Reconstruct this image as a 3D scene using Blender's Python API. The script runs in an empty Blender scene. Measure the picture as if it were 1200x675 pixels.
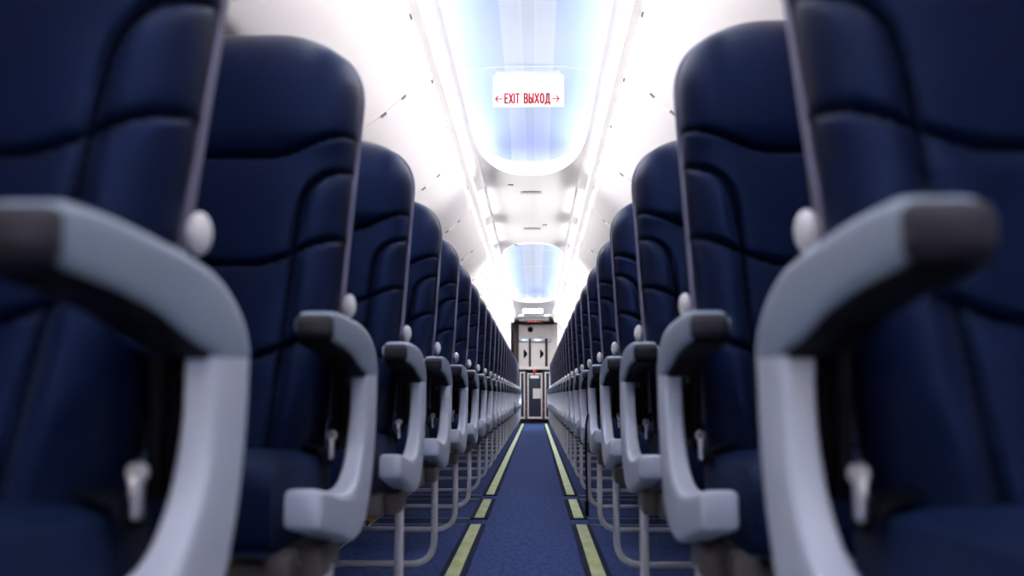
import bpy, bmesh, math, random
import numpy as np
from mathutils import Vector, Matrix
random.seed(4)
SC = bpy.context.scene
COL = SC.collection
PI = math.pi

# ------------------------------------------------------------------ dimensions
H = 0.54            # camera height
CX = 0.033          # camera is a little right of the aisle centre
PITCH = 0.765       # seat row pitch
ROW0 = 0.945        # depth of the nearest arm column
NROWS = 24
RAIL_X, RAIL_Z = 0.43, 1.95
CEIL = 2.05
GALLEY = 19.6

# ------------------------------------------------------------------ materials
def mat(name, col, rough=0.5, metal=0.0, emit=None, estr=0.0, spec=0.5, noise=None, bump=None, sheen=0.0, coat=0.0):
    m = bpy.data.materials.new(name); m.use_nodes = True
    nt = m.node_tree; b = nt.nodes['Principled BSDF']
    b.inputs['Base Color'].default_value = (*col, 1)
    b.inputs['Roughness'].default_value = rough
    b.inputs['Metallic'].default_value = metal
    b.inputs['Specular IOR Level'].default_value = spec
    if sheen: b.inputs['Sheen Weight'].default_value = sheen
    if coat: b.inputs['Coat Weight'].default_value = coat
    if emit:
        b.inputs['Emission Color'].default_value = (*emit, 1); b.inputs['Emission Strength'].default_value = estr
    tc = None
    def coords():
        nonlocal tc
        if tc is None: tc = nt.nodes.new('ShaderNodeTexCoord')
        return tc.outputs['Object']
    if noise:
        scale, c2, stretch = noise
        n = nt.nodes.new('ShaderNodeTexNoise'); n.inputs['Scale'].default_value = scale; n.inputs['Detail'].default_value = 5
        mp = nt.nodes.new('ShaderNodeMapping'); mp.inputs['Scale'].default_value = stretch
        nt.links.new(coords(), mp.inputs['Vector']); nt.links.new(mp.outputs['Vector'], n.inputs['Vector'])
        r = nt.nodes.new('ShaderNodeValToRGB')
        r.color_ramp.elements[0].position = 0.35; r.color_ramp.elements[1].position = 0.65
        r.color_ramp.elements[0].color = (*col, 1); r.color_ramp.elements[1].color = (*c2, 1)
        nt.links.new(n.outputs['Fac'], r.inputs['Fac']); nt.links.new(r.outputs['Color'], b.inputs['Base Color'])
    if bump:
        scale, strength, dist = bump
        n2 = nt.nodes.new('ShaderNodeTexNoise'); n2.inputs['Scale'].default_value = scale; n2.inputs['Detail'].default_value = 3
        nt.links.new(coords(), n2.inputs['Vector'])
        bp = nt.nodes.new('ShaderNodeBump'); bp.inputs['Strength'].default_value = strength; bp.inputs['Distance'].default_value = dist
        nt.links.new(n2.outputs['Fac'], bp.inputs['Height']); nt.links.new(bp.outputs['Normal'], b.inputs['Normal'])
    return m

M = {}
M['leather'] = mat('navy_leather', (0.0016, 0.0040, 0.0185), 0.40, spec=0.16, bump=(260, 0.12, 0.002), noise=(3.0, (0.0020, 0.0050, 0.022), (1, 1, 1)))
M['leather'].node_tree.nodes['Principled BSDF'].inputs['Specular Tint'].default_value = (.25, .42, 1.0, 1)
def add_seam(m, attr, col):
    nt = m.node_tree; b = nt.nodes['Principled BSDF']; src = b.inputs['Base Color'].links[0].from_socket
    at = nt.nodes.new('ShaderNodeAttribute'); at.attribute_name = attr
    mx = nt.nodes.new('ShaderNodeMix'); mx.data_type = 'RGBA'; mx.inputs['B'].default_value = (*col, 1)
    nt.links.new(at.outputs['Fac'], mx.inputs['Factor']); nt.links.new(src, mx.inputs['A']); nt.links.new(mx.outputs['Result'], b.inputs['Base Color'])
    iv = nt.nodes.new('ShaderNodeMath'); iv.operation = 'MULTIPLY_ADD'; iv.inputs[1].default_value = -.115; iv.inputs[2].default_value = .12
    nt.links.new(at.outputs['Fac'], iv.inputs[0]); nt.links.new(iv.outputs[0], b.inputs['Specular IOR Level'])
add_seam(M['leather'], 'seam', (0.0008, 0.0014, 0.005))
M['cushion'] = mat('navy_cushion_fabric', (0.0030, 0.0105, 0.042), 0.6, spec=0.10, bump=(300, 0.2, 0.002), noise=(4.0, (0.0038, 0.0125, 0.050), (1, 1, 1)))
M['seam'] = mat('seam_thread', (0.0012, 0.002, 0.006), 0.9, spec=0.02)
M['shell'] = mat('lavender_grey_shell', (0.135, 0.125, 0.19), 0.38, spec=.3)
M['panel'] = mat('pale_blue_grey_plastic', (0.72, 0.78, 0.93), 0.30, spec=.8, bump=(350, 0.05, 0.001))
M['cap'] = mat('blue_grey_arm_plastic', (0.27, 0.335, 0.44), 0.40, bump=(400, 0.08, 0.001))
M['tip'] = mat('dark_arm_tip', (0.030, 0.027, 0.036), 0.5, spec=0.15)
M['white'] = mat('white_plastic', (0.82, 0.80, 0.81), 0.35)
M['button'] = mat('pale_button', (0.50, 0.62, 0.72), 0.25)
M['black'] = mat('black_plastic', (0.0035, 0.0035, 0.006), 0.6, spec=0.08)
M['strap'] = mat('black_webbing', (0.004, 0.005, 0.009), 0.8, spec=0.05, bump=(500, 0.3, 0.001))
M['tube'] = mat('brushed_tube', (0.94, 0.92, 0.95), 0.22, 0.0, spec=.9, coat=1.0)
M['bracket'] = mat('grey_beige_bracket', (0.20, 0.172, 0.16), 0.45, 0.1, spec=0.3)
M['buckle'] = mat('buckle_metal', (0.75, 0.74, 0.76), 0.25, 0.9)
M['orange'] = mat('orange_tab', (0.75, 0.25, 0.05), 0.5)
M['carpet'] = mat('blue_carpet', (0.021, 0.038, 0.118), 0.95, spec=0.1, noise=(60, (0.044, 0.068, 0.190), (1, .35, 1)), bump=(420, 0.6, 0.004))
M['band'] = mat('dark_blue_cover', (0.016, 0.030, 0.098), 0.8, spec=0.08)
M['paleedge'] = mat('pale_edge', (0.35, 0.42, 0.48), 0.5)
M['glow'] = mat('photoluminescent_strip', (0.46, 0.54, 0.13), 0.35, noise=(7, (0.68, 0.73, 0.38), (3, 1, 1)))
M['carrier'] = mat('navy_strip_carrier', (0.004, 0.007, 0.026), 0.8, spec=0.05)
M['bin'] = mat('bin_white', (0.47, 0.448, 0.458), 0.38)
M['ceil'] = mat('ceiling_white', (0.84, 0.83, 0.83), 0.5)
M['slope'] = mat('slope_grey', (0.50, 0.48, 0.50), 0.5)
M['lip'] = mat('lit_dome_lip', (0.85, 0.85, 0.85), 0.4, emit=(1, 1, 1), estr=.6)  # cove light on the rim is put into the lip as emission
M['rail'] = mat('rail_white', (0.85, 0.83, 0.83), 0.4)
M['rearwall'] = mat('rear_wall_grey', (.10, .10, .13), .6)
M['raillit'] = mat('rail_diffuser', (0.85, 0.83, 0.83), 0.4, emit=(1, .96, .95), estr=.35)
M['wall'] = mat('wall_white', (0.78, 0.77, 0.78), 0.5)
M['slot'] = mat('slot_grey', (0.12, 0.11, 0.12), 0.5)
M['slotpale'] = mat('slot_pale', (0.55, 0.53, 0.53), 0.5)
M['red'] = mat('sign_red', (0.62, 0.01, 0.02), 0.5)
M['sign'] = mat('lit_sign_face', (0.9, 0.9, 0.9), 0.4, emit=(1, 1, 1), estr=0.25)
M['ledside'] = mat('led_cool_white', (1, 1, 1), 0.5, emit=(0.72, 0.88, 1.0), estr=9)
M['ledend'] = mat('led_blue', (1, 1, 1), 0.5, emit=(0.03, 0.10, 1.0), estr=2.4)
M['ledrail'] = mat('led_rail', (1, 1, 1), 0.5, emit=(0.93, 0.97, 1.0), estr=400)
M['diffuser'] = mat('light_diffuser', (1, 1, 1), 0.5, emit=(1.0, 0.98, 0.97), estr=16)
M['gbeige'] = mat('galley_beige', (0.78, 0.67, 0.61), 0.45)
M['gbeige2'] = mat('galley_trim_beige', (0.78, 0.68, 0.60), 0.35)
M['gdark'] = mat('galley_dark_trim', (0.06, 0.043, 0.037), 0.6, spec=0.2)
M['gsteel'] = mat('galley_latch_steel', (0.35, 0.40, 0.47), 0.3, 0.7)
M['cart'] = mat('cart_dark_face', (0.022, 0.024, 0.042), 0.5, spec=0.2)
M['paper'] = mat('paper_label', (0.66, 0.60, 0.55), 0.7)
M['signlamp'] = mat('red_sign_lamp', (0.5, 0.1, 0.05), 0.5, emit=(1, 0.16, 0.05), estr=0.8)
M['signbrown'] = mat('sign_brown', (0.12, 0.05, 0.03), 0.5)
M['pool'] = mat('downlight_diffuser', (1, 1, 1), 0.5, emit=(0.80, 0.90, 1.0), estr=55)

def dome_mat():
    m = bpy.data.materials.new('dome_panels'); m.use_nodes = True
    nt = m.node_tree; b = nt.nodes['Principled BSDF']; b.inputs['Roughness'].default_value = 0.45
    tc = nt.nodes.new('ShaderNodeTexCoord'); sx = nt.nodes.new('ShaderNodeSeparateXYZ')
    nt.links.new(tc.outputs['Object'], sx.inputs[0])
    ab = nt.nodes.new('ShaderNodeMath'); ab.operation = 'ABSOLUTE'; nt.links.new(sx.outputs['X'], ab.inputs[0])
    r = nt.nodes.new('ShaderNodeValToRGB'); r.color_ramp.interpolation = 'LINEAR'  # whiter centre panel; blue of the cove light put into the side colour
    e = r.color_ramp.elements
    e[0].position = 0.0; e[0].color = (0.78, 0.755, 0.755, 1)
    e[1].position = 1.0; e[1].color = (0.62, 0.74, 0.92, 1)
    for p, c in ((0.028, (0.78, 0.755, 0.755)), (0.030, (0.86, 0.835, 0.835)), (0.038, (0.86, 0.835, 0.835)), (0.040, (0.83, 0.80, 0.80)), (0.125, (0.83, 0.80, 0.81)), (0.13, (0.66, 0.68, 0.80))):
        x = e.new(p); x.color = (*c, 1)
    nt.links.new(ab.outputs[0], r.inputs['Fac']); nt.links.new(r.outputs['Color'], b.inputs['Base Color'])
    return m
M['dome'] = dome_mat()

# ------------------------------------------------------------------ helpers
def link_mesh(name, me, m, parent=None, smooth=True):
    if m is not None:
        me.materials.clear()
        for mm in (m if isinstance(m, (list, tuple)) else [m]): me.materials.append(mm)
    o = bpy.data.objects.new(name, me); COL.objects.link(o)
    if parent is not None: o.parent = parent
    return o
def bm_mesh(name, bm, smooth=True, angle=40):
    bmesh.ops.recalc_face_normals(bm, faces=bm.faces[:])
    for f in bm.faces: f.smooth = smooth
    if smooth:
        for e in bm.edges:
            if len(e.link_faces) == 2 and e.calc_face_angle(0) > math.radians(angle): e.smooth = False
    me = bpy.data.meshes.new(name); bm.to_mesh(me); bm.free(); return me
def obj(name, bm, m, parent=None, smooth=True, angle=40):
    return link_mesh(name, bm_mesh(name, bm, smooth, angle), m, parent)
def box(bm, x0, x1, y0, y1, z0, z1, bev=0.0, seg=2):
    r = bmesh.ops.create_cube(bm, size=1.0)
    vs = r['verts']
    for v in vs:
        v.co = Vector(((x0 + x1) / 2 + v.co.x * abs(x1 - x0), (y0 + y1) / 2 + v.co.y * abs(y1 - y0), (z0 + z1) / 2 + v.co.z * abs(z1 - z0)))
    if bev > 0:
        es = list({e for v in vs for e in v.link_edges})
        bmesh.ops.bevel(bm, geom=es, offset=bev, segments=seg, profile=0.5, affect='EDGES')
    return bm
def nbox(*a, **k):
    bm = bmesh.new(); box(bm, *a, **k); return bm
def tube(bm, pts, r, n=12, caps=True):
    pts = [Vector(p) for p in pts]
    rings = []; up = Vector((0, 0, 1)); prev = None
    for i, p in enumerate(pts):
        d = (pts[min(i + 1, len(pts) - 1)] - pts[max(i - 1, 0)]).normalized()
        if prev is None:
            a = d.cross(Vector((0, 1, 0)) if abs(d.y) < .9 else Vector((1, 0, 0))).normalized()
        else:
            a = (prev - d * prev.dot(d)).normalized()
        prev = a; b = d.cross(a)
        rings.append([bm.verts.new(p + (a * math.cos(2 * PI * k / n) + b * math.sin(2 * PI * k / n)) * r) for k in range(n)])
    for q in range(len(rings) - 1):
        for k in range(n):
            bm.faces.new((rings[q][k], rings[q][(k + 1) % n], rings[q + 1][(k + 1) % n], rings[q + 1][k]))
    if caps:
        bm.faces.new(rings[0]); bm.faces.new(rings[-1])
    return bm
def fillet(pts, r, n=6):
    P = [Vector(p) for p in pts]; out = [P[0]]
    for i in range(1, len(P) - 1):
        a = (P[i - 1] - P[i]); b = (P[i + 1] - P[i]); rr = min(r, a.length * .49, b.length * .49)
        p0 = P[i] + a.normalized() * rr; p1 = P[i] + b.normalized() * rr
        for k in range(n + 1):
            t = k / n; out.append(p0 * (1 - t) ** 2 + P[i] * 2 * t * (1 - t) + p1 * t * t)
    out.append(P[-1]); return out
def catmull(A, sub=5):
    A = np.array(A, float); n = len(A); out = []
    for i in range(n - 1):
        p0, p1, p2, p3 = A[max(i - 1, 0)], A[i], A[i + 1], A[min(i + 2, n - 1)]
        for k in range(sub):
            t = k / sub
            out.append(.5 * ((2 * p1) + (-p0 + p2) * t + (2 * p0 - 5 * p1 + 4 * p2 - p3) * t * t + (-p0 + 3 * p1 - 3 * p2 + p3) * t ** 3))
    out.append(A[-1]); return np.array(out)
def sweep_pairs(bm, rows, sub=5, n=28, e=0.45, endround=0.006):
    """rows of (ay, az, by, bz, x0, x1): a rounded-rectangle section spans a->b and x0->x1"""
    R = catmull(rows, sub)
    def ring(r, k=1.0, off=(0, 0)):
        c = np.array([(r[0] + r[2]) / 2, (r[1] + r[3]) / 2]) + np.array(off); hv = np.array([r[0] - r[2], r[1] - r[3]]) / 2
        xc, hx = (r[4] + r[5]) / 2, abs(r[5] - r[4]) / 2
        # keep the corner radius absolute: shrink by endround when k<1
        vs = []
        for q in range(n):
            t = 2 * PI * (q + .5) / n; ct, st = math.cos(t), math.sin(t)
            a = math.copysign(abs(ct) ** e, ct); b = math.copysign(abs(st) ** e, st)
            p = c + hv * a * k
            vs.append(bm.verts.new((xc + hx * b * k, p[0], p[1])))
        return vs
    d0 = ((R[0][:2] + R[0][2:4]) - (R[1][:2] + R[1][2:4])); d0 = d0 / (np.linalg.norm(d0) + 1e-9)
    d1 = ((R[-1][:2] + R[-1][2:4]) - (R[-2][:2] + R[-2][2:4])); d1 = d1 / (np.linalg.norm(d1) + 1e-9)
    rings = [ring(R[0], .80, d0 * endround), ring(R[0], .95, d0 * endround * .6)] + [ring(r) for r in R] + [ring(R[-1], .95, d1 * endround * .6), ring(R[-1], .80, d1 * endround)]
    for q in range(len(rings) - 1):
        for k in range(n):
            bm.faces.new((rings[q][k], rings[q][(k + 1) % n], rings[q + 1][(k + 1) % n], rings[q + 1][k]))
    bm.faces.new(rings[0]); bm.faces.new(rings[-1]); return bm
def prism(bm, prof, y0, y1):
    """profile in x,z extruded along y"""
    a = [bm.verts.new((x, y0, z)) for x, z in prof]; b = [bm.verts.new((x, y1, z)) for x, z in prof]
    n = len(prof)
    for k in range(n): bm.faces.new((a[k], a[(k + 1) % n], b[(k + 1) % n], b[k]))
    bm.faces.new(a); bm.faces.new(b[::-1]); return bm
def disc(bm, c, r, th, axis='X', n=24, sx=1.0, sz=1.0):
    """a short rounded boss"""
    prof = [(0, -th / 2), (r * .8, -th / 2), (r * .95, -th / 2 * .7), (r, 0), (r * .95, th / 2 * .7), (r * .8, th / 2), (0, th / 2)]
    rings = []
    for rr, d in prof[1:-1]:
        vs = []
        for k in range(n):
            u, w = rr * math.cos(2 * PI * k / n) * sx, rr * math.sin(2 * PI * k / n) * sz
            p = {'X': (d, u, w), 'Y': (u, d, w), 'Z': (u, w, d)}[axis]
            vs.append(bm.verts.new(Vector(c) + Vector(p)))
        rings.append(vs)
    for q in range(len(rings) - 1):
        for k in range(n): bm.faces.new((rings[q][k], rings[q][(k + 1) % n], rings[q + 1][(k + 1) % n], rings[q + 1][k]))
    bm.faces.new(rings[0]); bm.faces.new(rings[-1]); return bm
def thing(name, label, cat, loc=(0, 0, 0), group=None):
    o = bpy.data.objects.new(name, None); COL.objects.link(o); o.location = loc; o.empty_display_size = .1
    o['label'] = label; o['category'] = cat
    if group: o['group'] = group
    return o
def tag(o, label, cat, group=None):
    o['label'] = label; o['category'] = cat
    if group: o['group'] = group
    return o
def struct(o): o['kind'] = 'structure'; return o
ORD = ['nearest', 'second', 'third', 'fourth', 'fifth', 'sixth', 'seventh', 'eighth', 'ninth', 'tenth', 'eleventh', 'twelfth', 'thirteenth', 'fourteenth', 'fifteenth', 'sixteenth', 'seventeenth', 'eighteenth', 'nineteenth', 'twentieth', 'twenty-first', 'twenty-second', 'twenty-third', 'twenty-fourth', 'twenty-fifth', 'twenty-sixth']

# ------------------------------------------------------------------ the seat
ROWX = 0.98                       # row centre from the aisle centre
SX = [0.509, 0.968, 1.427]        # seat centres
TOPZ, SHZ = 1.222, 1.06
def lean(z): return 0.25 * (z - 0.715)
def halfw(z):
    w = 0.2075 + 0.036 * (z - 0.715)
    if z > SHZ:
        t = (z - SHZ) / (TOPZ - SHZ)
        w *= max(0.0, 1 - t ** 2.5) ** (1 / 2.6)
    return w
def zrows(z0, n1=100, n2=46):
    zs = list(np.linspace(z0, SHZ, n1, endpoint=False))
    for k in range(n2):
        t = math.sin(k / (n2 - 1) * PI / 2)
        zs.append(SHZ + (TOPZ - SHZ) * min(t, .9975))
    return zs
def sm(t): t = min(max(t, 0.), 1.); return t * t * (3 - 2 * t)
ARC = catmull([(.222, .940), (.205, .936), (.168, .921), (.141, .887), (.131, .82), (.129, .745), (.128, .60), (.126, .44)], 14)
def seam_dist(x, z):
    ax = abs(x)
    d = abs(z - (0.960 + 0.045 * sm((ax - .07) / .15)))
    if ax < .2: pass
    d2 = np.min(np.hypot(ARC[:, 0] - ax, ARC[:, 1] - z))
    d = min(d, d2)
    d = min(d, abs(z - (0.761 + 0.05 * sm((ax - .06) / .16))))
    d = min(d, abs(z - (0.598 + 0.048 * sm((ax - .06) / .16))))
    return d
ARCZ, ARCX = ARC[::-1, 1], ARC[::-1, 0]
def in_bolster(x, z):
    if z > .939: return 0.
    ax = abs(x)
    if ax < np.interp(z, ARCZ, ARCX): return 0.
    return sm(np.min(np.hypot(ARC[:, 0] - ax, ARC[:, 1] - z)) / .03)
def backrest_mesh():
    zs = zrows(0.425); nu = 90
    V, F, FM, SA = [], [], [], []
    us = np.sin(np.linspace(-PI / 2, PI / 2, nu)) * .55 + np.linspace(-1, 1, nu) * .45
    for z in zs:
        w = halfw(z) - .002
        for u in us:
            x = u * w
            d = seam_dist(x, z)
            topf = max(0, 1 - ((z - .42) / (TOPZ - .42)) ** 14)
            edge = max(0, 1 - abs(u) ** 7) ** .6 * topf ** .6
            y = lean(z) - .030 - .056 * edge - (.16 * max(0, z - .97) ** 1.15 + .20 * max(0, .78 - z) ** 1.3) * edge
            y -= .007 * in_bolster(x, z) * edge
            pad = min(d / .035, 1); y -= .0035 * (1 - (1 - pad) ** 2) * edge    # pillowed panels
            y += .012 * math.exp(-(d / .0048) ** 2)
            if z > .95: y -= .012 * sm((z - .95) / .06) * edge
            V.append((x, y, z)); SA.append(math.exp(-(d / .0052) ** 4))
    nz = len(zs)
    for j in range(nz - 1):
        for i in range(nu - 1):
            F.append((j * nu + i, j * nu + i + 1, (j + 1) * nu + i + 1, (j + 1) * nu + i))
            c = V[j * nu + i]; FM.append(0)
    # flat rear
    b0 = len(V)
    for z in zs:
        w = halfw(z) - .004
        for u in (-1, 1): V.append((u * w, lean(z) - .016, z))
    for j in range(nz - 1):
        F.append((b0 + 2 * j, b0 + 2 * j + 2, b0 + 2 * j + 3, b0 + 2 * j + 1)); FM.append(0)
        F.append((j * nu, (j + 1) * nu, b0 + 2 * j + 2, b0 + 2 * j)); FM.append(0)
        F.append((j * nu + nu - 1, b0 + 2 * j + 1, b0 + 2 * j + 3, (j + 1) * nu + nu - 1)); FM.append(0)
    F.append(tuple(range(nu)) + (b0 + 1, b0)); FM.append(0)
    F.append(tuple((nz - 1) * nu + i for i in range(nu))[::-1] + (b0 + 2 * nz - 2, b0 + 2 * nz - 1)); FM.append(0)
    me = bpy.data.meshes.new('backrest'); me.from_pydata(V, [], F); me.update()
    me.polygons.foreach_set('material_index', FM); me.polygons.foreach_set('use_smooth', [True] * len(F))
    at = me.attributes.new('seam', 'FLOAT', 'POINT'); at.data.foreach_set('value', SA + [0.0] * (len(V) - len(SA)))
    me.materials.append(M['leather'])
    return me
def shell_mesh():
    zs = zrows(0.50, 40, 30); V, F = [], []
    prof = [(-.020, -.006), (-.022, .0005), (-.020, .003), (-.016, .004), (-.012, .003), (-.002, -.004), (.004, -.016), (.006, -.04)]
    n = len(prof)
    for z in zs:
        w = halfw(z)
        zz = z
        for s in (-1, 1):
            for dy, dw in (prof if s < 0 else prof[::-1]):
                V.append((s * max(w + dw, .001), lean(z) + dy, zz + (0.004 if z > TOPZ - .01 else 0)))
    N = 2 * n
    for j in range(len(zs) - 1):
        for i in range(N):
            F.append((j * N + i, j * N + (i + 1) % N, (j + 1) * N + (i + 1) % N, (j + 1) * N + i))
    F.append(tuple(range(N))); F.append(tuple((len(zs) - 1) * N + i for i in range(N))[::-1])
    bm = bmesh.new(); vs = [bm.verts.new(v) for v in V]
    for f in F: bm.faces.new([vs[i] for i in f])
    return bm_mesh('seat_shell', bm, True, 60)
def cushion_mesh():
    # crowned cushion with rounded front edge
    bm = bmesh.new(); nx, ns = 26, 40
    prof = [(-.06, .335), (-.395, .335), (-.418, .342), (-.428, .36), (-.43, .39), (-.428, .42), (-.42, .442), (-.40, .456), (-.37, .461), (-.30, .459), (-.2, .456), (-.1, .454), (-.06, .45)]
    P = catmull(prof, 3); rows = []
    for i in range(nx + 1):
        u = -1 + 2 * i / nx; uu = math.copysign(1 - (1 - abs(u)) ** 1.6, u)
        k = 1 - max(0, (abs(uu) - .80) / .2) ** 2 * .20
        row = []
        for (y, z) in P:
            zc = .395; yc = -.24
            zz = zc + (z - zc) * (k if z > zc else 1) + (.006 * (1 - uu * uu) if z > .44 else 0)
            yy = yc + (y - yc) * (1 - (1 - k) * .12)
            row.append(bm.verts.new((uu * .2, yy, zz)))
        rows.append(row)
    m = len(P)
    for i in range(nx):
        for k in range(m):
            bm.faces.new((rows[i][k], rows[i][(k + 1) % m], rows[i + 1][(k + 1) % m], rows[i + 1][k]))
    bm.faces.new(rows[0]); bm.faces.new(rows[-1][::-1])
    return bm_mesh('seat_cushion', bm, True, 70)
def bm_of(f): bm = bmesh.new(); f(bm); return bm

XA, XB = -0.240, -0.288     # aisle face and outer face of the arm (left seat)
def end_panel(bm):
    h = H
    q = [((0, .034), (-.105, .032)), ((-.003, -.02), (-.107, -.02)), ((-.012, -.07), (-.117, -.06)), ((-.03, -.12), (-.137, -.095)), ((-.058, -.166), (-.168, -.123)),
         ((-.10, -.203), (-.205, -.137)), ((-.16, -.217), (-.25, -.140)), ((-.22, -.216), (-.30, -.137)), ((-.32, -.195), (-.37, -.128)), ((-.44, -.170), (-.435, -.119))]
    xo = [-.272, -.272, -.273, -.274, -.276, -.280, -.286, -.289, -.290, -.289]
    sweep_pairs(bm, [(a[0], a[1] + h, b[0], b[1] + h, XA, x) for (a, b), x in zip(q, xo)], 6, 32, .36, .007)
def arm_cap(bm):
    h = H
    q = [((-.391, .109), (-.391, .078)), ((-.386, .113), (-.386, .0745)), ((-.375, .115), (-.375, .073)), ((-.345, .116), (-.345, .071)), ((-.30, .1165), (-.30, .068)), ((-.235, .115), (-.235, .060)), ((-.175, .1125), (-.195, .050)),
         ((-.11, .105), (-.155, .042)), ((-.06, .090), (-.130, .038)), ((-.022, .068), (-.112, .0355)), ((0, .038), (-.104, .0345))]
    sweep_pairs(bm, [(a[0], a[1] + h, b[0], b[1] + h, XA + .001, XB) for a, b in q], 6, 32, .3, .003)
def arm_tip(bm):
    h = H
    q = [((-.402, .103), (-.402, .081)), ((-.3985, .108), (-.3985, .077)), ((-.395, .109), (-.395, .076)), ((-.391, .109), (-.391, .076))]
    sweep_pairs(bm, [(a[0], a[1] + h, b[0], b[1] + h, XA + .001, XB) for a, b in q], 4, 32, .3, .003)
def arm_under(bm):  # black strip that stands for the shade under the armrest
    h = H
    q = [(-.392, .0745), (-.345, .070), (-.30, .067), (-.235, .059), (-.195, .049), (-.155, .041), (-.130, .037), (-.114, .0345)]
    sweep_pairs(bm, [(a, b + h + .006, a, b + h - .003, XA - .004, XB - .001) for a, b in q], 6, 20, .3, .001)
def bracket(bm):
    box(bm, -.262, -.290, -.345, -.205, .288, .333, .006)
    box(bm, -.288, -.325, -.40, -.345, .286, .335, .008)
def seat_frame(bm):
    tube(bm, [(-.30, -.36, .305), (-1.63, -.36, .305)], .019, 12)
    tube(bm, [(-.30, -.10, .305), (-1.63, -.10, .305)], .019, 12)
def luggage_bar(bm):
    tube(bm, fillet([(-.270, -.262, .300), (-.270, -.262, .045), (-1.60, -.262, .045)], .075, 8), .0105, 12)
def leg(bm, x):
    tube(bm, [(x, -.36, .30), (x, -.40, .012)], .016, 10)
    tube(bm, [(x, -.10, .30), (x, .10, .012)], .014, 10)
    tube(bm, [(x, -.38, .06), (x, -.12, .28)], .010, 8)
    box(bm, x - .02, x + .02, -.43, .13, .003, .022, .004)
def belt(bm, xc):
    # strap across the cushion, webbing 4.6 cm wide
    pts = [(-.212, -.125, .43), (-.200, -.14, .455), (-.165, -.150, .464), (-.08, -.160, .4655), (.03, -.165, .466), (.11, -.160, .465), (.165, -.150, .464), (.200, -.14, .455), (.212, -.125, .43)]
    P = catmull(pts, 4)
    a, b = [], []
    for p in P:
        a.append((xc + p[0], p[1] - .022, p[2])); b.append((xc + p[0], p[1] + .022, p[2] + .001))
    va = [bm.verts.new(p) for p in a]; vb = [bm.verts.new(p) for p in b]
    vc = [bm.verts.new((p[0], p[1], p[2] + .003)) for p in a]; vd = [bm.verts.new((p[0], p[1], p[2] + .003)) for p in b]
    for k in range(len(P) - 1):
        bm.faces.new((va[k], va[k + 1], vb[k + 1], vb[k])); bm.faces.new((vc[k], vd[k], vd[k + 1], vc[k + 1]))
        bm.faces.new((va[k], vc[k], vc[k + 1], va[k + 1])); bm.faces.new((vb[k], vb[k + 1], vd[k + 1], vd[k]))
    bm.faces.new((va[0], vb[0], vd[0], vc[0])); bm.faces.new((va[-1], vc[-1], vd[-1], vb[-1]))
def inner_arm(bm, x):
    q = [((-.40, .625), (-.40, .605)), ((-.38, .635), (-.38, .595)), ((-.2, .638), (-.2, .592)), ((-.05, .635), (-.05, .590)), ((-.02, .62), (-.03, .60))]
    sweep_pairs(bm, [(a[0], a[1], b[0], b[1], x + .021, x - .021) for a, b in q], 4, 20, .5, .004)
    box(bm, x - .012, x + .012, -.10, -.03, .44, .60, .006)
def hanging_belt(bm, short=False):
    pts = catmull([(-.315, -.02, .468), (-.285, .0, .475), (-.262, .0, .485), (-.2365, .01, .46), (-.230, .015, .40), (-.229, .02, .30), (-.231, .02, .18), (-.232, .02, .115)], 5)
    if short: pts = [p for p in pts if p[2] > .37 or p[0] < -.24]
    A = []
    for p in pts: A.append([bm.verts.new((p[0] + dx, p[1] + dy, p[2])) for dx, dy in ((-.004, -.012), (-.001, -.013), (.004, .012), (.001, .013))])
    for k in range(len(A) - 1):
        for j in range(4): bm.faces.new((A[k][j], A[k][(j + 1) % 4], A[k + 1][(j + 1) % 4], A[k + 1][j]))
    bm.faces.new(A[0]); bm.faces.new(A[-1])
    zt = pts[-1][2] - .04
    box(bm, -.238, -.224, .0, .042, zt, zt + .055, .004)

# mesh data: left side, mirrored copies for the right side
BACK, SHELL, CUSH = backrest_mesh(), shell_mesh(), cushion_mesh()
SHELL.materials.append(M['shell']); CUSH.materials.append(M['cushion'])
def mk(name, fn, m, *a, angle=40):
    bm = bmesh.new(); fn(bm, *a); me = bm_mesh(name, bm, True, angle); me.materials.append(m); return me
def mirrored(me):
    m2 = me.copy(); m2.transform(Matrix.Scale(-1, 4, (1, 0, 0))); m2.flip_normals(); return m2
def place(name, me, parent, loc=(0, 0, 0)):
    o = bpy.data.objects.new(name, me); COL.objects.link(o); o.parent = parent; o.location = loc; return o
SPEC = []     # (name, mesh(left), parent index or None, location)
def spec(name, me, par=None, loc=(0, 0, 0), only=None): SPEC.append((name, me, par, loc, only)); return len(SPEC) - 1
pivot = bmesh.new(); bmesh.ops.create_uvsphere(pivot, u_segments=20, v_segments=12, radius=1.0)
for v in pivot.verts: v.co = Vector((-.290 + v.co.x * .0115, -.018 + v.co.y * .0175, .695 + v.co.z * .021))
PIV = bm_mesh('pivot_cap', pivot); PIV.materials.append(M['white'])
for i, x in enumerate(SX):
    b = spec('backrest', BACK, None, (-x, 0, 0))
    spec('seat_shell', SHELL, b, (0, 0, 0))
    c = spec('seat_cushion', CUSH, None, (-x, 0, 0))
    bl = spec('seat_belt', mk('seat_belt', belt, M['strap'], 0.0), None, (-x, 0, 0))
    spec('buckle', mk('buckle', lambda q: box(q, -.035, .03, -.192, -.140, .466, .486, .006), M['buckle']), bl)
    spec('belt_anchor', mk('belt_anchor', lambda q: (box(q, .213, .221, -.147, -.130, .440, .476, .003), disc(q, (.217, -.138, .478), .009, .012, 'Y')), M['buckle']), bl)
ep = spec('aisle_panel', mk('aisle_panel', end_panel, M['panel']))
ac = spec('armrest', mk('armrest', arm_cap, M['cap']))
spec('arm_under_shade', mk('arm_under_shade', arm_under, M['black']), ac)
at = spec('arm_tip', mk('arm_tip', arm_tip, M['tip']), ac)
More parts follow.
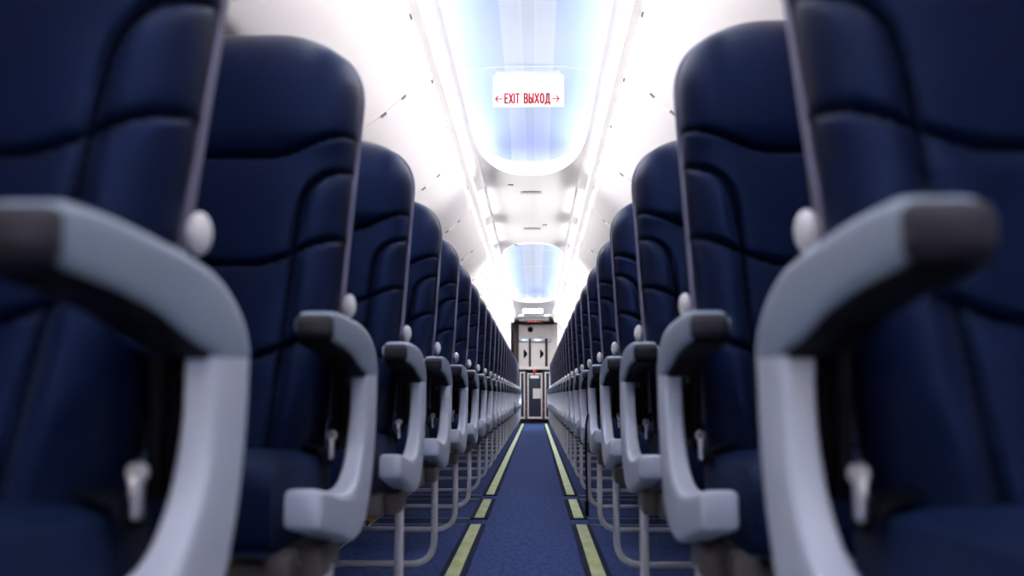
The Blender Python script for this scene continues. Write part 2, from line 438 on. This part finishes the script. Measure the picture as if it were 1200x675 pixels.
spec('recline_button', mk('recline_button', lambda q: disc(q, (XB + .001, -.372, H + .095), .0125, .014, 'X', sx=1.2), M['button']), at)
spec('pivot_cap', PIV)
spec('recline_bracket', mk('recline_bracket', lambda q: (box(q, -.289, -.302, -.10, -.01, .45, .63, .005), box(q, -.276, -.290, -.085, -.03, .47, .56, .005)), M['black']))
spec('end_bracket', mk('end_bracket', bracket, M['bracket']))
spec('life_vest_tab', mk('life_vest_tab', lambda q: box(q, -.308, -.320, -.390, -.380, .276, .288, .002), M['orange']))
spec('seat_frame', mk('seat_frame', seat_frame, M['bracket']))
spec('luggage_bar', mk('luggage_bar', luggage_bar, M['tube']))
for x in (-.69, -1.42): spec('leg', mk('leg', leg, M['bracket'], x))
for x in (-.739, -1.198, -1.66): spec('inner_armrest', mk('inner_armrest', inner_arm, M['cap'], x))
HB = mk('hanging_belt', hanging_belt, M['strap']); HBS = mk('short_hanging_belt', hanging_belt, M['strap'], True)
MIR = {}
def mir(me):
    if me.name not in MIR: MIR[me.name] = mirrored(me)
    return MIR[me.name]
def build_row(k, side):
    y = ROW0 + PITCH * k
    sname = 'left' if side < 0 else 'right'
    lab = f'navy leather airplane seats with grey aisle armrest, {ORD[k]} row from camera {sname} of aisle'
    t = thing('airplane_seat_row', lab, 'airplane seat', (side * ROWX, y, 0), f'seat rows on the {sname} of the aisle')
    made = []
    for name, me, par, loc, only in SPEC:
        if side < 0:
            m2, l2 = me, Vector(loc)
        else:
            m2, l2 = mir(me), Vector((-loc[0], loc[1], loc[2]))
        if par is None: l2 = l2 + Vector((-side * ROWX, 0, 0))
        o = place(name, m2, made[par] if par is not None else t, l2)
        made.append(o)
    if side > 0 and k in TWEAK_R:
        for o in t.children:
            if o.name.startswith('backrest'):
                a = TWEAK_R[k]; Rm = Matrix.Rotation(a, 4, 'X'); pv = Vector((0, -.02, .60))
                o.matrix_local = Matrix.Translation(o.location) @ Matrix.Translation(pv) @ Rm @ Matrix.Translation(-pv)
    if (k, side) in ((4, 1), (15, -1)):
        place('hanging_seat_belt', HBS if side < 0 else mir(HB), t, (-side * ROWX, -.1, 0))
    return t
TWEAK_R = {1: math.radians(3.6)}
for k in range(NROWS):
    for side in (-1, 1): build_row(k, side)

# ------------------------------------------------------------------ floor
Y0, Y1 = -6.5, 21.0
struct(obj('floor', nbox(-1.77, 1.77, Y0, Y1, -.05, 0), M['carpet'], smooth=False))
for side, sn in ((-1, 'left'), (1, 'right')):
    for (a, b, w) in ((-2.5, 4.20, 'nearest long'), (4.43, 5.21, 'short middle'), (5.46, 19.2, 'farthest long')):
        t = thing('floor_path_strip', f'{w} pale green glow strip on carpet, {sn} edge of aisle', 'floor strip', (side * .22, (a + b) / 2, 0), 'glow strips along the aisle floor')
        l = (b - a) / 2
        obj('strip_carrier', nbox(-.040, .040, -l - .02, l + .02, 0, .004, .001, 1), M['carrier'], t, False)
        obj('glow_strip', nbox(-.0215, .0215, -l, l, .004, .007, .001, 1), M['glow'], t, False)
    for q, (a, b) in enumerate(((4.21, 4.42), (5.225, 5.44))):
        t = thing('cable_cover', f'flat dark blue cable cover crossing carpet under {sn} seats, {"nearer" if q == 0 else "farther"} one', 'floor cover', (side * .26, a, 0))
        x0, x1 = (0, side * .40)
        obj('cover', nbox(min(x0, x1), max(x0, x1), .008, b - a - .008, 0, .004), M['band'], t, False)
        for yy in (0, b - a - .008):
            obj('edge_line', nbox(min(x0, x1), max(x0, x1), yy, yy + .008, 0, .006), M['paleedge'], t, False)
    for q, x in enumerate((.69, 1.42)):
        bm = nbox(side * x - .022, side * x + .022, -.5, 19.2, 0, .003)
        struct(obj('trim_seat_track', bm, M['carrier'], smooth=False))
        bm = bmesh.new()
        for dx in (-.027, .023): box(bm, side * x + dx, side * x + dx + .004, -.5, 19.2, 0, .005)
        struct(obj('trim_seat_track_edge', bm, M['paleedge'], smooth=False))

# ------------------------------------------------------------------ ceiling with two lit domes
WOPEN = 0.32
WL = 0.334
FLARE = 0.24
DOMES = [(-6.0, 6.42, False, True), (9.9, 15.75, True, True)]
def half_open(y):
    """half width of the dome opening at depth y, 0 where the ceiling is flat"""
    for a, b, ra, rb in DOMES:
        a -= FLARE * ra; b += FLARE * rb
        if a <= y <= b:
            L = 0.95 + FLARE
            for flag, d in ((ra, y - a), (rb, b - y)):
                if flag and d < L:
                    t = 1 - d / L; return WL * max(0., 1 - t ** 2.4) ** (1 / 2.4)
            return WL
    return 0.0
def dome_outline(D, off, n=24, offy=None):
    offy = off if offy is None else offy
    a, b, ra, rb = D; L = 0.95; pts = []
    def end(yc, sgn, rnd):
        out = []
        for k in range(n + 1):
            th = -PI / 2 + PI * k / n
            if rnd:
                s, c = math.sin(th), math.cos(th)
                out.append((math.copysign(abs(s) ** (2 / 2.4), s) * (WOPEN + off), yc + sgn * (c ** (2 / 2.4)) * (L + offy)))
            else:
                out.append((math.sin(th) * (WOPEN + off), yc + sgn * (math.cos(th) * .02 + L)))
        return out
    far = end(b - L, 1, rb); near = end(a + L, -1, ra)[::-1]
    return far[::-1] + near[::-1] if False else [(x, y) for x, y in far] + [(x, y) for x, y in near]
def ring_strip(bm, R):
    rings = [[bm.verts.new(p) for p in r] for r in R]
    n = len(rings[0])
    for q in range(len(rings) - 1):
        for k in range(n): bm.faces.new((rings[q][k], rings[q][(k + 1) % n], rings[q + 1][(k + 1) % n], rings[q + 1][k]))
    return rings
CROWN = 0.155
def vault_z(s): return CEIL + .055 + CROWN * max(0., 1 - s ** 4) ** (1 / 2.2)
for D in DOMES:
    a, b, ra, rb = D; L = .95
    outer = dome_outline(D, .075)
    # vault: rings from the outer wall to a spine on x = 0
    R = []
    for s in [1.0, .995, .985, .97, .95, .92, .88, .83, .77, .7, .62, .54, .46, .38, .3, .2, .1, .02]:
        ring = []
        for x, y in outer:
            ys = min(max(y, a + L * .55), b - L * .55)
            ring.append((x * s, ys + (y - ys) * s, vault_z(s)))
        R.append(ring)
    bm = bmesh.new()
    # trough floor + wall
    inner = dome_outline(D, 0.0)
    ring_strip(bm, [[(x, y, CEIL + .03) for x, y in inner], [(x, y, CEIL + .03) for x, y in outer], [(x, y, CEIL + .055) for x, y in outer]])
    rr = ring_strip(bm, R); bm.faces.new(rr[-1])
    bmesh.ops.remove_doubles(bm, verts=bm.verts[:], dist=.0005)
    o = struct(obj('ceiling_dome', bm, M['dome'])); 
    # flared lip
    bm = bmesh.new()
    lipo = dome_outline(D, WL - WOPEN, 24, FLARE)
    ring_strip(bm, [[(x, y, CEIL) for x, y in lipo], [((x + u) / 2, (y + v) / 2, CEIL + .012) for (x, y), (u, v) in zip(lipo, inner)], [(x, y, CEIL + .030) for x, y in inner], [(x, y, CEIL + .036) for x, y in inner]])
    struct(obj('trim_dome_lip', bm, M['lip']))
    # LED strips lying in the trough
    for sx in (-1, 1):
        pts = []
        for flag, yc, sg in ((ra, a + L, -1), (rb, b - L, 1)):
            seq = []
            for k in range(13):
                th = PI / 2 * (.46 + .54 * k / 12); sn_, cs_ = math.sin(th), max(math.cos(th), 0)
                seq.append((sx * sn_ ** (2 / 2.4) * (WOPEN + .055), yc + sg * (cs_ ** (2 / 2.4) * (L + .05) if flag else 0), CEIL + .04))
            if not flag: seq = [seq[-1]]
            pts += seq if sg < 0 else seq[::-1]
        bm = bmesh.new(); tube(bm, pts, .007, 6)
        tag(obj('cove_light', bm, M['ledside'], smooth=False), f'cool white light strip hidden in {"left" if sx < 0 else "right"} edge of {"nearer" if a < 0 else "farther"} ceiling dome', 'light strip', 'cove light strips')
    for flag, yc, sg in ((ra, a + L, -1), (rb, b - L, 1)):
        if not flag: continue
        pts = []
        for k in range(25):
            th = (-PI / 2 + PI * k / 24) * .40; s, c = math.sin(th), math.cos(th)
            pts.append((math.copysign(abs(s) ** (2 / 2.4), s) * (WOPEN + .05), yc + sg * c ** (2 / 2.4) * (L + .05), CEIL + .04))
        bm = bmesh.new(); tube(bm, pts, .006, 6)
        tag(obj('cove_light', bm, M['ledend']), f'blue light strip hidden in {"far" if sg > 0 else "near"} end of {"nearer" if a < 0 else "farther"} ceiling dome', 'light strip', 'cove light strips')
# flat ceiling with the two openings
bm = bmesh.new()
ys = sorted(set(list(np.arange(Y0, Y1 + .01, .25)) + [v for a, b, ra, rb in DOMES for v in ([a - FLARE * ra + (.95 + FLARE) * t for t in 1 - np.sin(np.linspace(0, PI / 2, 36))] + [b + FLARE * rb - (.95 + FLARE) * t for t in 1 - np.sin(np.linspace(0, PI / 2, 36))])] + [9.9, 6.42, 15.75, -6.0]))
XE = .335
prev = None
for y in ys:
    h = half_open(y)
    cur = [bm.verts.new((sx * v, y, CEIL)) for sx in (-1, 1) for v in (max(h, 1e-4), max(XE, h))]
    if prev:
        for s in (0, 2): bm.faces.new((prev[s], prev[s + 1], cur[s + 1], cur[s]))
    prev = cur
struct(obj('ceiling', bm, M['ceil'], smooth=False))
# sloped sides of the ceiling and bin rails
for side, sn in ((-1, 'left'), (1, 'right')):
    bm = bmesh.new()
    prof = [(.432, 2.004), (.400, 2.010), (.365, 2.024), (.345, 2.038), (XE, CEIL), (.34, 2.056), (.43, 2.016)]
    prism(bm, [(side * x, z) for x, z in prof], Y0, Y1)
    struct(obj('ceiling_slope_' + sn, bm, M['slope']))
    bm = bmesh.new(); prism(bm, [(side * x, z) for x, z in ((.388, 1.956), (.390, 1.952), (.428, 1.952), (.428, 1.958), (.394, 1.958), (.394, 1.991), (.388, 1.991))], Y0, 19.0)
    struct(obj('trim_bin_rail_' + sn, bm, M['raillit'], smooth=False))
    for a, b, w in ((Y0, 6.35, 'nearer'), (9.95, 15.8, 'farther')):
        tag(obj('rail_light', nbox(*sorted((side * .406, side * .420)), a, b, 1.9585, 1.965), M['ledrail'], smooth=False), f'white light strip glowing behind {sn} bin rail along {w} ceiling dome', 'light strip', 'rail light strips')
    bm = bmesh.new()
    struct(obj('trim_rail_backing_' + sn, nbox(*sorted((side * .428, side * .50)), Y0, 19.0, 1.985, 2.003), M['ceil'], smooth=False))
    bm = bmesh.new()
    for q in range(24):
        y = 1.2 + q * .765; box(bm, *sorted((side * .4275, side * .4305)), y, y + .07, 1.944, 1.956)
    struct(obj('trim_rail_clips_' + sn, bm, M['slot'], smooth=False))

# side lights in the flat section between the domes
SL = [(7.05, 8.05, 'nearer'), (8.50, 9.50, 'farther')]
for side, sn in ((-1, 'left'), (1, 'right')):
    for a, b, w in SL:
        t = thing('ceiling_light', f'long white ceiling light panel between the domes, {w} {sn} one', 'ceiling light', (side * .366, (a + b) / 2, 2.024), 'light panels between the domes')
        l = (b - a) / 2
        d = Vector((.352 - .386, 0, 2.033 - 2.0145)).normalized(); nrm = Vector((-d.z, 0, d.x))   # towards the aisle
        def slab(c0, c1, o0, o1, y0, y1):
            bm = bmesh.new(); base = Vector((.371 - .366, 0, 2.0225 - 2.024))
            vs = []
            for yy in (y0, y1):
                for cc, oo in ((c0, o0), (c1, o0), (c1, o1), (c0, o1)):
                    p = base + d * cc + nrm * oo; vs.append(bm.verts.new((side * p.x, yy, p.z)))
            for f in ((0, 1, 2, 3), (4, 7, 6, 5), (0, 4, 5, 1), (1, 5, 6, 2), (2, 6, 7, 3), (3, 7, 4, 0)): bm.faces.new([vs[i] for i in f])
            return bm
        obj('diffuser', slab(-.026, .020, .0, .004, -l, l), M['diffuser'], t, False)
        bm = bmesh.new(); box(bm, *sorted((side * (.331 - .366), side * (.328 - .366))), -l - .06, l + .06, CEIL - .003 - 2.024, CEIL - 2.024 + .001)
        obj('shadow_gap', bm, M['slot'], t, False)
# service slots on the flat panel
for q, (x, y, w, d) in enumerate(((.0, 7.2, .16, .05), (.0, 8.8, .16, .06))):
    t = thing('ceiling_access_slot', f'small grey access slot in flat ceiling panel, {"nearer" if q == 0 else "farther"} one', 'ceiling slot', (x, y, CEIL), 'access slots in the flat ceiling')
    obj('slot_frame', nbox(-w / 2, w / 2, -d / 2, d * 1.4, -.002, .001), M['slotpale'], t, False)
    obj('slot', nbox(-w / 2 + .015, w / 2 - .015, -d / 2 - .003, -d / 2 + .03, -.004, -.002), M['slot'], t, False)
for q, (x, y) in enumerate(((-.145, 6.95), (.115, 8.62), (-.16, 9.78))):
    tag(obj('ceiling_latch', nbox(x - .02, x + .02, y - .016, y + .016, CEIL - .004, CEIL + .001, .001), M['slot']), ['small grey latch on flat ceiling nearest the first dome', 'small grey latch on flat ceiling between the two light pairs', 'small grey latch on flat ceiling beside the farther dome'][q], 'ceiling latch')
# cross ribs of the near dome
def rib(y, rad):
    bm = bmesh.new(); pts = []
    for k in range(31):
        s = -1 + 2 * k / 30
        s *= .93; pts.append((s * (WOPEN + .075), y, vault_z(abs(s)) - .002))
    tube(bm, pts, rad, 6); return bm
for y in (5.0, 2.2): struct(obj('trim_dome_rib', rib(y, .004), M['rail']))
for y in (11.5, 13.0): struct(obj('trim_dome_rib', rib(y, .003), M['rail']))

# ------------------------------------------------------------------ exit sign
SY = 4.975
GLYPH = {'E': (.62, [((0, 0), (0, 1)), ((0, 1), (1, 1)), ((0, .52), (.85, .52)), ((0, 0), (1, 0))]),
         'X': (.72, [((0, 0), (1, 1)), ((0, 1), (1, 0))]), 'I': (.05, [((0, 0), (0, 1))]), 'T': (.66, [((.5, 0), (.5, 1)), ((0, 1), (1, 1))]),
         'Be': (.62, [((0, 0), (0, 1)), ((0, 1), (.7, 1)), ((.7, 1), (.92, .88)), ((.92, .88), (.92, .66)), ((.92, .66), (.7, .53)), ((0, .53), (.75, .53)), ((.75, .53), (1, .4)), ((1, .4), (1, .13)), ((1, .13), (.75, 0)), ((.75, 0), (0, 0))]),
         'Yeru': (.80, [((0, 0), (0, 1)), ((0, .56), (.45, .56)), ((.45, .56), (.64, .43)), ((.64, .43), (.64, .13)), ((.64, .13), (.45, 0)), ((.45, 0), (0, 0)), ((1, 0), (1, 1))]),
         'O': (.66, [((.3, 0), (.7, 0)), ((.7, 0), (1, .25)), ((1, .25), (1, .75)), ((1, .75), (.7, 1)), ((.7, 1), (.3, 1)), ((.3, 1), (0, .75)), ((0, .75), (0, .25)), ((0, .25), (.3, 0))]),
         'De': (.80, [((-.08, 0), (1.08, 0)), ((-.08, 0), (-.08, -.16)), ((1.08, 0), (1.08, -.16)), ((.84, 0), (.84, 1)), ((.84, 1), (.34, 1)), ((.34, 1), (.28, .4)), ((.28, .4), (.10, 0))])}
def lettering(word, x0, x1, zb, h, parent, st=.0085):
    gap = .42; tot = sum(GLYPH[g][0] for g in word) + gap * (len(word) - 1); sc = (x1 - x0) / tot
    bm = bmesh.new(); x = x0
    for g in word:
        w, strokes = GLYPH[g]
        for (ax, az), (bx, bz) in strokes:
            A = Vector((x + ax * w * sc, 0, zb + az * h)); B = Vector((x + bx * w * sc, 0, zb + bz * h))
            d = (B - A).normalized(); n_ = Vector((-d.z, 0, d.x)) * st / 2; A = A - d * st * .4; B = B + d * st * .4
            vs = [bm.verts.new(p + Vector((0, yy, 0))) for yy in (-.0015, 0) for p in (A + n_, B + n_, B - n_, A - n_)]
            for f in ((0, 1, 2, 3), (4, 7, 6, 5), (0, 4, 5, 1), (1, 5, 6, 2), (2, 6, 7, 3), (3, 7, 4, 0)): bm.faces.new([vs[i] for i in f])
        x += (w + gap) * sc
    return obj('exit_lettering', bm, M['red'], parent, False)
t = thing('exit_sign', 'white illuminated sign reading EXIT in English and Russian hanging from ceiling dome', 'exit sign', (0, SY, 2.030))
obj('sign_panel', nbox(-.185, .181, -.008, .008, 0, .172, .007), M['sign'], t)
obj('sign_mount', nbox(-.17, .166, -.012, .012, .166, .190, .006), M['white'], t)
px = .00434
lettering(['E', 'X', 'I', 'T'], (592 - 628) * px + CX, (608.5 - 628) * px + CX, .020, .048, t).location.y = -.0085
lettering(['Be', 'Yeru', 'X', 'O', 'De'], (615 - 628) * px + CX, (645 - 628) * px + CX, .020, .048, t).location.y = -.0085
for sg, cpx in ((-1, 584.5), (1, 652.5)):
    cx = (cpx - 628) * px + CX; bm = bmesh.new(); zc = .042; l = .019
    box(bm, cx - l, cx + l, -.0015, 0, zc - .003, zc + .003)
    for s2 in (-1, 1):
        tipx = cx + sg * l
        vs = [bm.verts.new((tipx + dx * sg, yy, zc + s2 * dz)) for yy in (-.0015, 0) for dx, dz in ((.002, 0), (-.006, 0), (-.018, .014), (-.013, .019))]
        for f in ((0, 1, 2, 3), (4, 7, 6, 5), (0, 4, 5, 1), (1, 5, 6, 2), (2, 6, 7, 3), (3, 7, 4, 0)): bm.faces.new([vs[i] for i in f])
    obj('arrow', bm, M['red'], t, False).location.y = -.0085

# ------------------------------------------------------------------ overhead bins
BL = 1.53
ACROSS = 3.8
def bez(t): 
    p0, p1, p2 = np.array((.432, 1.947)), np.array((.60, 1.745)), np.array((.85, 1.60))
    return p0 * (1 - t) ** 2 + p1 * 2 * t * (1 - t) + p2 * t * t
bprof = [tuple(bez(t)) for t in np.linspace(0, 1, 18)] + [(.90, 1.592), (1.30, 1.60), (1.36, 1.66), (1.36, 1.98), (.46, 1.98), (.434, 1.965)]
seams = [4.14 + BL * k for k in range(-6, 11)]
nb = 0
for side, sn in ((-1, 'left'), (1, 'right')):
    idx = 0
    for y in seams:
        y0, y1 = y, min(y + BL, 18.95)
        if y1 - y0 < .2: continue
        vis = y1 > 1.2
        w = f'white closed overhead bin above {sn} seats, {ORD[idx]} visible from the camera' if vis else f'white overhead bin above {sn} seats behind the camera'
        if vis: idx += 1
        t = thing('overhead_bin', w, 'overhead bin', (side * .85, (y0 + y1) / 2, 1.6), f'overhead bins on the {sn}')
        l = (y1 - y0) / 2 - .0012
        bm = bmesh.new(); prism(bm, [(side * (x - .85), z - 1.6) for x, z in bprof], -l, l)
        es = [e for e in bm.edges if abs(e.verts[0].co.y - e.verts[1].co.y) < 1e-5 ]
        bmesh.ops.bevel(bm, geom=es, offset=.005, segments=2, profile=.5, affect='EDGES')
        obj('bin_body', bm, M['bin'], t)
        def on_face(ta, tb, y0_, y1_, off):
            bm = bmesh.new(); N = 6; g = []
            for k in range(N + 1):
                tt = ta + (tb - ta) * k / N; p = bez(tt); q = bez(tt + .01); d = (q - p) / np.linalg.norm(q - p); nn = np.array((-d[1] * -1, -d[0])) 
                nn = np.array((d[1], -d[0])); 
                row = []
                for o_ in (-.002, off):
                    for yy in (y0_, y1_):
                        r = p + nn * o_; row.append(bm.verts.new((side * (r[0] - .85), yy, r[1] - 1.6)))
                g.append(row)
            for k in range(N):
                A, B = g[k], g[k + 1]
                for i, j in ((0, 1), (1, 3), (3, 2), (2, 0)): bm.faces.new((A[i], A[j], B[j], B[i]))
            bm.faces.new(g[0]); bm.faces.new(g[-1]); return bm
        lt = obj('bin_latch', on_face(.29, .52, -l + .002, -l + .020, .0025), M['white'], t)
        obj('latch_end', on_face(.275, .325, -l + .001, -l + .024, .0035), M['slot'], lt)
        obj('latch_end', on_face(.485, .54, -l + .001, -l + .028, .0035), M['slot'], lt)
    # fill lamps added along the rail, aimed across to brighten the opposite bins
    for a, b, tilt, spr in ((-6.0, 6.4, 15, 54), (6.45, 9.85, 9, 76), (9.9, 18.9, 15, 54)):
        la = bpy.data.lights.new('bin_fill', 'AREA'); la.shape = 'RECTANGLE'; la.size = .02; la.size_y = b - a
        la.energy = ACROSS * (b - a) * (.50 if spr > 60 else 1.25 if a > 9 else 1); la.color = (1.0, .965, .955); la.spread = math.radians(spr)
        lo = bpy.data.objects.new('bin_fill', la); COL.objects.link(lo)
        lo.location = (side * .386, (a + b) / 2, 1.970)
        lo.rotation_euler = (0, side * math.radians(90 - tilt), 0)
    # service panel under the bins, side wall, upper closure
    struct(obj('ceiling_service_panel_' + sn, nbox(*sorted((side * .90, side * 1.60)), Y0, 19.0, 1.562, 1.586, .004), M['bin']))
    bm = bmesh.new(); wp = [(1.77, 0), (1.80, .6), (1.77, 1.1), (1.66, 1.5), (1.55, 1.75), (1.5, 2.1)]
    prism(bm, [(side * x, z) for x, z in wp] + [(side * (x + .05), z) for x, z in wp[::-1]], Y0, Y1)
    struct(obj('wall_' + sn, bm, M['wall']))
    struct(obj('ceiling_outer_' + sn, nbox(*sorted((side * .40, side * 1.6)), Y0, Y1, 2.10, 2.12), M['ceil'], smooth=False))
    # partition ahead of the galley
    t = thing('partition', f'white partition panel at far end of {sn} seats', 'partition', (side * 1.09, 19.1, 0))
    obj('partition_panel', nbox(-.64, .64, -.03, .03, 0, 2.0, .008), M['wall'], t)
    obj('kick_strip', nbox(-.64, .64, -.036, -.03, 0, .09), M['slotpale'], t, False)
struct(obj('wall_rear', nbox(-1.8, 1.8, Y0 - .05, Y0, 0, 2.3), M['rearwall'], smooth=False))
struct(obj('wall_front', nbox(-1.8, 1.8, Y1, Y1 + .05, 0, 2.3), M['wall'], smooth=False))

# ------------------------------------------------------------------ galley at the far end
gp = 58.8
def gx(p): return (p - 628) / gp + CX
def gz(p): return H + (464 - p) / gp
G = thing('galley', 'beige galley with cabinet doors across the far end of the aisle', 'galley', (0, GALLEY, 0))
obj('galley_body', nbox(-.95, .95, .06, .9, 1.12, 2.04), M['gbeige'], G, False)
obj('side_panel', nbox(-.95, gx(608), .0, .9, 0, 2.04, .004), M['gdark'], G)
obj('side_panel', nbox(gx(646), .95, .0, .9, 0, 2.04, .004), M['gbeige'], G)
obj('countertop', nbox(-.95, .95, -.02, .9, gz(433.5), gz(430), .006), M['gbeige2'], G)
obj('top_rail', nbox(-.55, .55, -.02, .08, gz(380.5), gz(377), .004), M['gdark'], G)
obj('base', nbox(gx(608), gx(646), .10, .9, 0, .06), M['gdark'], G, False)
obj('back_panel', nbox(gx(608), gx(646), .82, .9, .06, 1.10), M['gdark'], G, False)
for a, b in ((607.5, 619.2), (620.8, 631), (632, 645)):
    d = obj('upper_panel', nbox(gx(a), gx(b), .03, .065, gz(396), gz(381.5), .004), M['gbeige'], G)
fan = bm_of(lambda q: disc(q, (gx(621.5), .02, gz(386.5)), .055, .03, 'Y')); obj('vent_knob', fan, M['black'], G)
for a, b in ((607.5, 619.4), (622.4, 638.6), (642, 646)):
    d = obj('cabinet_door', nbox(gx(a), gx(b), .03, .065, gz(429.5), gz(402.5), .004), M['gbeige'], G)
    obj('latch_bar', nbox(gx(a), gx(b), .015, .06, gz(401.5), gz(397.5), .004), M['gsteel'], d)
    if b - a > 8:
        cx = gx(615.3 if a < 610 else 634.5); bm = bmesh.new()
        n = 20; za, zb = gz(420.5), gz(409.5)
        fr = [bm.verts.new((cx - .03 + .075 * math.sin(PI * k / n), .022, za + (zb - za) * k / n)) for k in range(n + 1)]
        bk = [bm.verts.new((v.co.x, .034, v.co.z)) for v in fr]
        for k in range(n): bm.faces.new((fr[k], fr[k + 1], bk[k + 1], bk[k]))
        bm.faces.new(fr); bm.faces.new(bk[::-1]); bm.faces.new((fr[0], bk[0], bk[-1], fr[-1]))
        obj('door_handle', bm, M['black'], d, False)
for a, b in ((619.6, 622.2), (638.8, 641.8)):
    obj('divider', nbox(gx(a), gx(b), .025, .07, gz(430), gz(397), .003), M['gdark'], G)
for a, b in ((615.5, 617.5), (636, 638)):
    obj('divider', nbox(gx(a), gx(b), .0, .8, .06, gz(433.5), .003), M['gdark'], G)
for q in ((616.5, 470), (637, 470), (616.5, 479), (637, 479)):
    obj('red_lock', nbox(gx(q[0] - 1), gx(q[0] + 1), -.012, .002, gz(q[1] + 1), gz(q[1] - 1), .003), M['red'], G)
obj('red_lock', bm_of(lambda q: (box(q, gx(624), gx(628.5), -.03, -.018, gz(436.5), gz(434), .003), box(q, gx(625.2), gx(627.2), -.03, -.018, gz(439), gz(436), .003))), M['red'], G)
def cart(x0, x1, z1, label, placard):
    c = thing('galley_cart', label, 'trolley', ((x0 + x1) / 2, GALLEY + .02, 0.06), 'carts under the galley counter')
    w = (x1 - x0) / 2; h = z1 - .06
    obj('cart_body', nbox(-w, w, .012, .75, .03, h, .006), M['cart'], c)
    fr = bmesh.new(); tt = .026
    box(fr, -w, -w + tt, -.012, .012, .03, h, .004); box(fr, w - tt, w, -.012, .012, .03, h, .004)
    box(fr, -w + tt, w - tt, -.012, .012, h - tt, h, .004); box(fr, -w + tt, w - tt, -.012, .012, .03, .03 + tt * 1.6, .004)
    obj('door_frame', fr, M['gbeige2'], c)
    d = obj('cart_door', nbox(-w + tt, w - tt, -.004, .012, .03 + tt * 1.6, h - tt, .003), M['cart'], c)
    if placard:
        obj('placard', nbox(gx(621) - gx(626.5), gx(631.5) - gx(626.5), -.008, -.004, gz(443.5) - .06, gz(440) - .06), M['white'], d, False)
        obj('paper_label', nbox(gx(624.2) - gx(626.5), gx(633.2) - gx(626.5), -.010, -.004, gz(467) - .06, gz(455.5) - .06), M['paper'], d, False)
    for sx in (-1, 1):
        for yy in (.08, .65):
            bm = bmesh.new(); disc(bm, (sx * (w - .05), yy, 0.0), .03, .02, 'X'); bm2 = bm
            obj('wheel', bm2, M['black'], c).location.z = .03
    return c
cart(gx(618), gx(635.3), gz(437.5), 'dark galley cart with pale frame and paper label, centred at aisle end', True)
cart(gx(609), gx(615.2), gz(436), 'narrow dark galley cart partly hidden behind left seats', False)
cart(gx(638.2), gx(645), gz(436), 'narrow dark galley cart partly hidden behind right seats', False)
# header with a small lit sign ahead of the galley
t = thing('header_box', 'pale header box with small red lit sign above the galley', 'header', (0, 19.0, 1.96))
obj('header_body', nbox(-.30, .28, 0, .25, .03, .09, .015), M['bin'], t)
s = obj('lit_sign', nbox(-.18, .17, .02, .12, .0, .03, .004), M['signbrown'], t)
for k, (x, w) in enumerate(((-.10, .03), (-.04, .02), (.03, .035), (.09, .02))): obj('sign_lamp', nbox(x - w / 2, x + w / 2, .017, .021, .008, .022), M['signlamp'], s, False)
# dark upright at the left of the galley
bm = bmesh.new(); P = catmull([(-.45, 19.35, 2.03), (-.44, 19.35, 1.9), (-.40, 19.35, 1.78), (-.385, 19.35, 1.6), (-.37, 19.35, 1.3), (-.37, 19.35, 0.0)], 5); tube(bm, [tuple(p) for p in P], .045, 14)
tag(obj('door_post', bm, M['gdark']), 'dark brown curved upright beside left edge of the galley', 'post')
# ceiling lamps ahead of the galley
t = thing('ceiling_light', 'bluish rectangular ceiling light in front of the galley', 'ceiling light', (-.02, 17.45, CEIL))
obj('lamp_frame', nbox(-.20, .20, -.45, .45, -.006, .001, .002), M['rail'], t); obj('diffuser', nbox(-.165, .165, -.36, .36, -.010, -.004, .002), M['pool'], t)
for sx, w in ((-1, 'left'), (1, 'right')):
    t = thing('downlight', f'small round downlight on ceiling {w} of galley header', 'ceiling light', (sx * .24, 18.35, CEIL), 'downlights by the galley')
    obj('bezel', bm_of(lambda q: disc(q, (0, 0, -.002), .055, .012, 'Z')), M['rail'], t); obj('lens', bm_of(lambda q: disc(q, (0, 0, -.008), .042, .008, 'Z')), M['diffuser'], t)

# ------------------------------------------------------------------ camera and render look
cam = bpy.data.cameras.new('camera'); co = bpy.data.objects.new('camera', cam); COL.objects.link(co)
cam.lens = 34.6; cam.sensor_width = 36
co.location = (CX, 0, H); co.rotation_euler = (math.radians(90 + 6.26), 0, math.radians(1.39))
cam.clip_start = .02; cam.clip_end = 100
cam.dof.use_dof = True; cam.dof.focus_distance = 5.5; cam.dof.aperture_fstop = 3.2
SC.camera = co
w = bpy.data.worlds.new('world'); SC.world = w; w.use_nodes = True
w.node_tree.nodes['Background'].inputs[0].default_value = (.5, .55, .6, 1); w.node_tree.nodes['Background'].inputs[1].default_value = .2
SC.view_settings.view_transform = 'Standard'; SC.view_settings.look = 'None'; SC.view_settings.gamma = 1
SC.view_settings.use_curve_mapping = False; SC.view_settings.exposure = 1.05
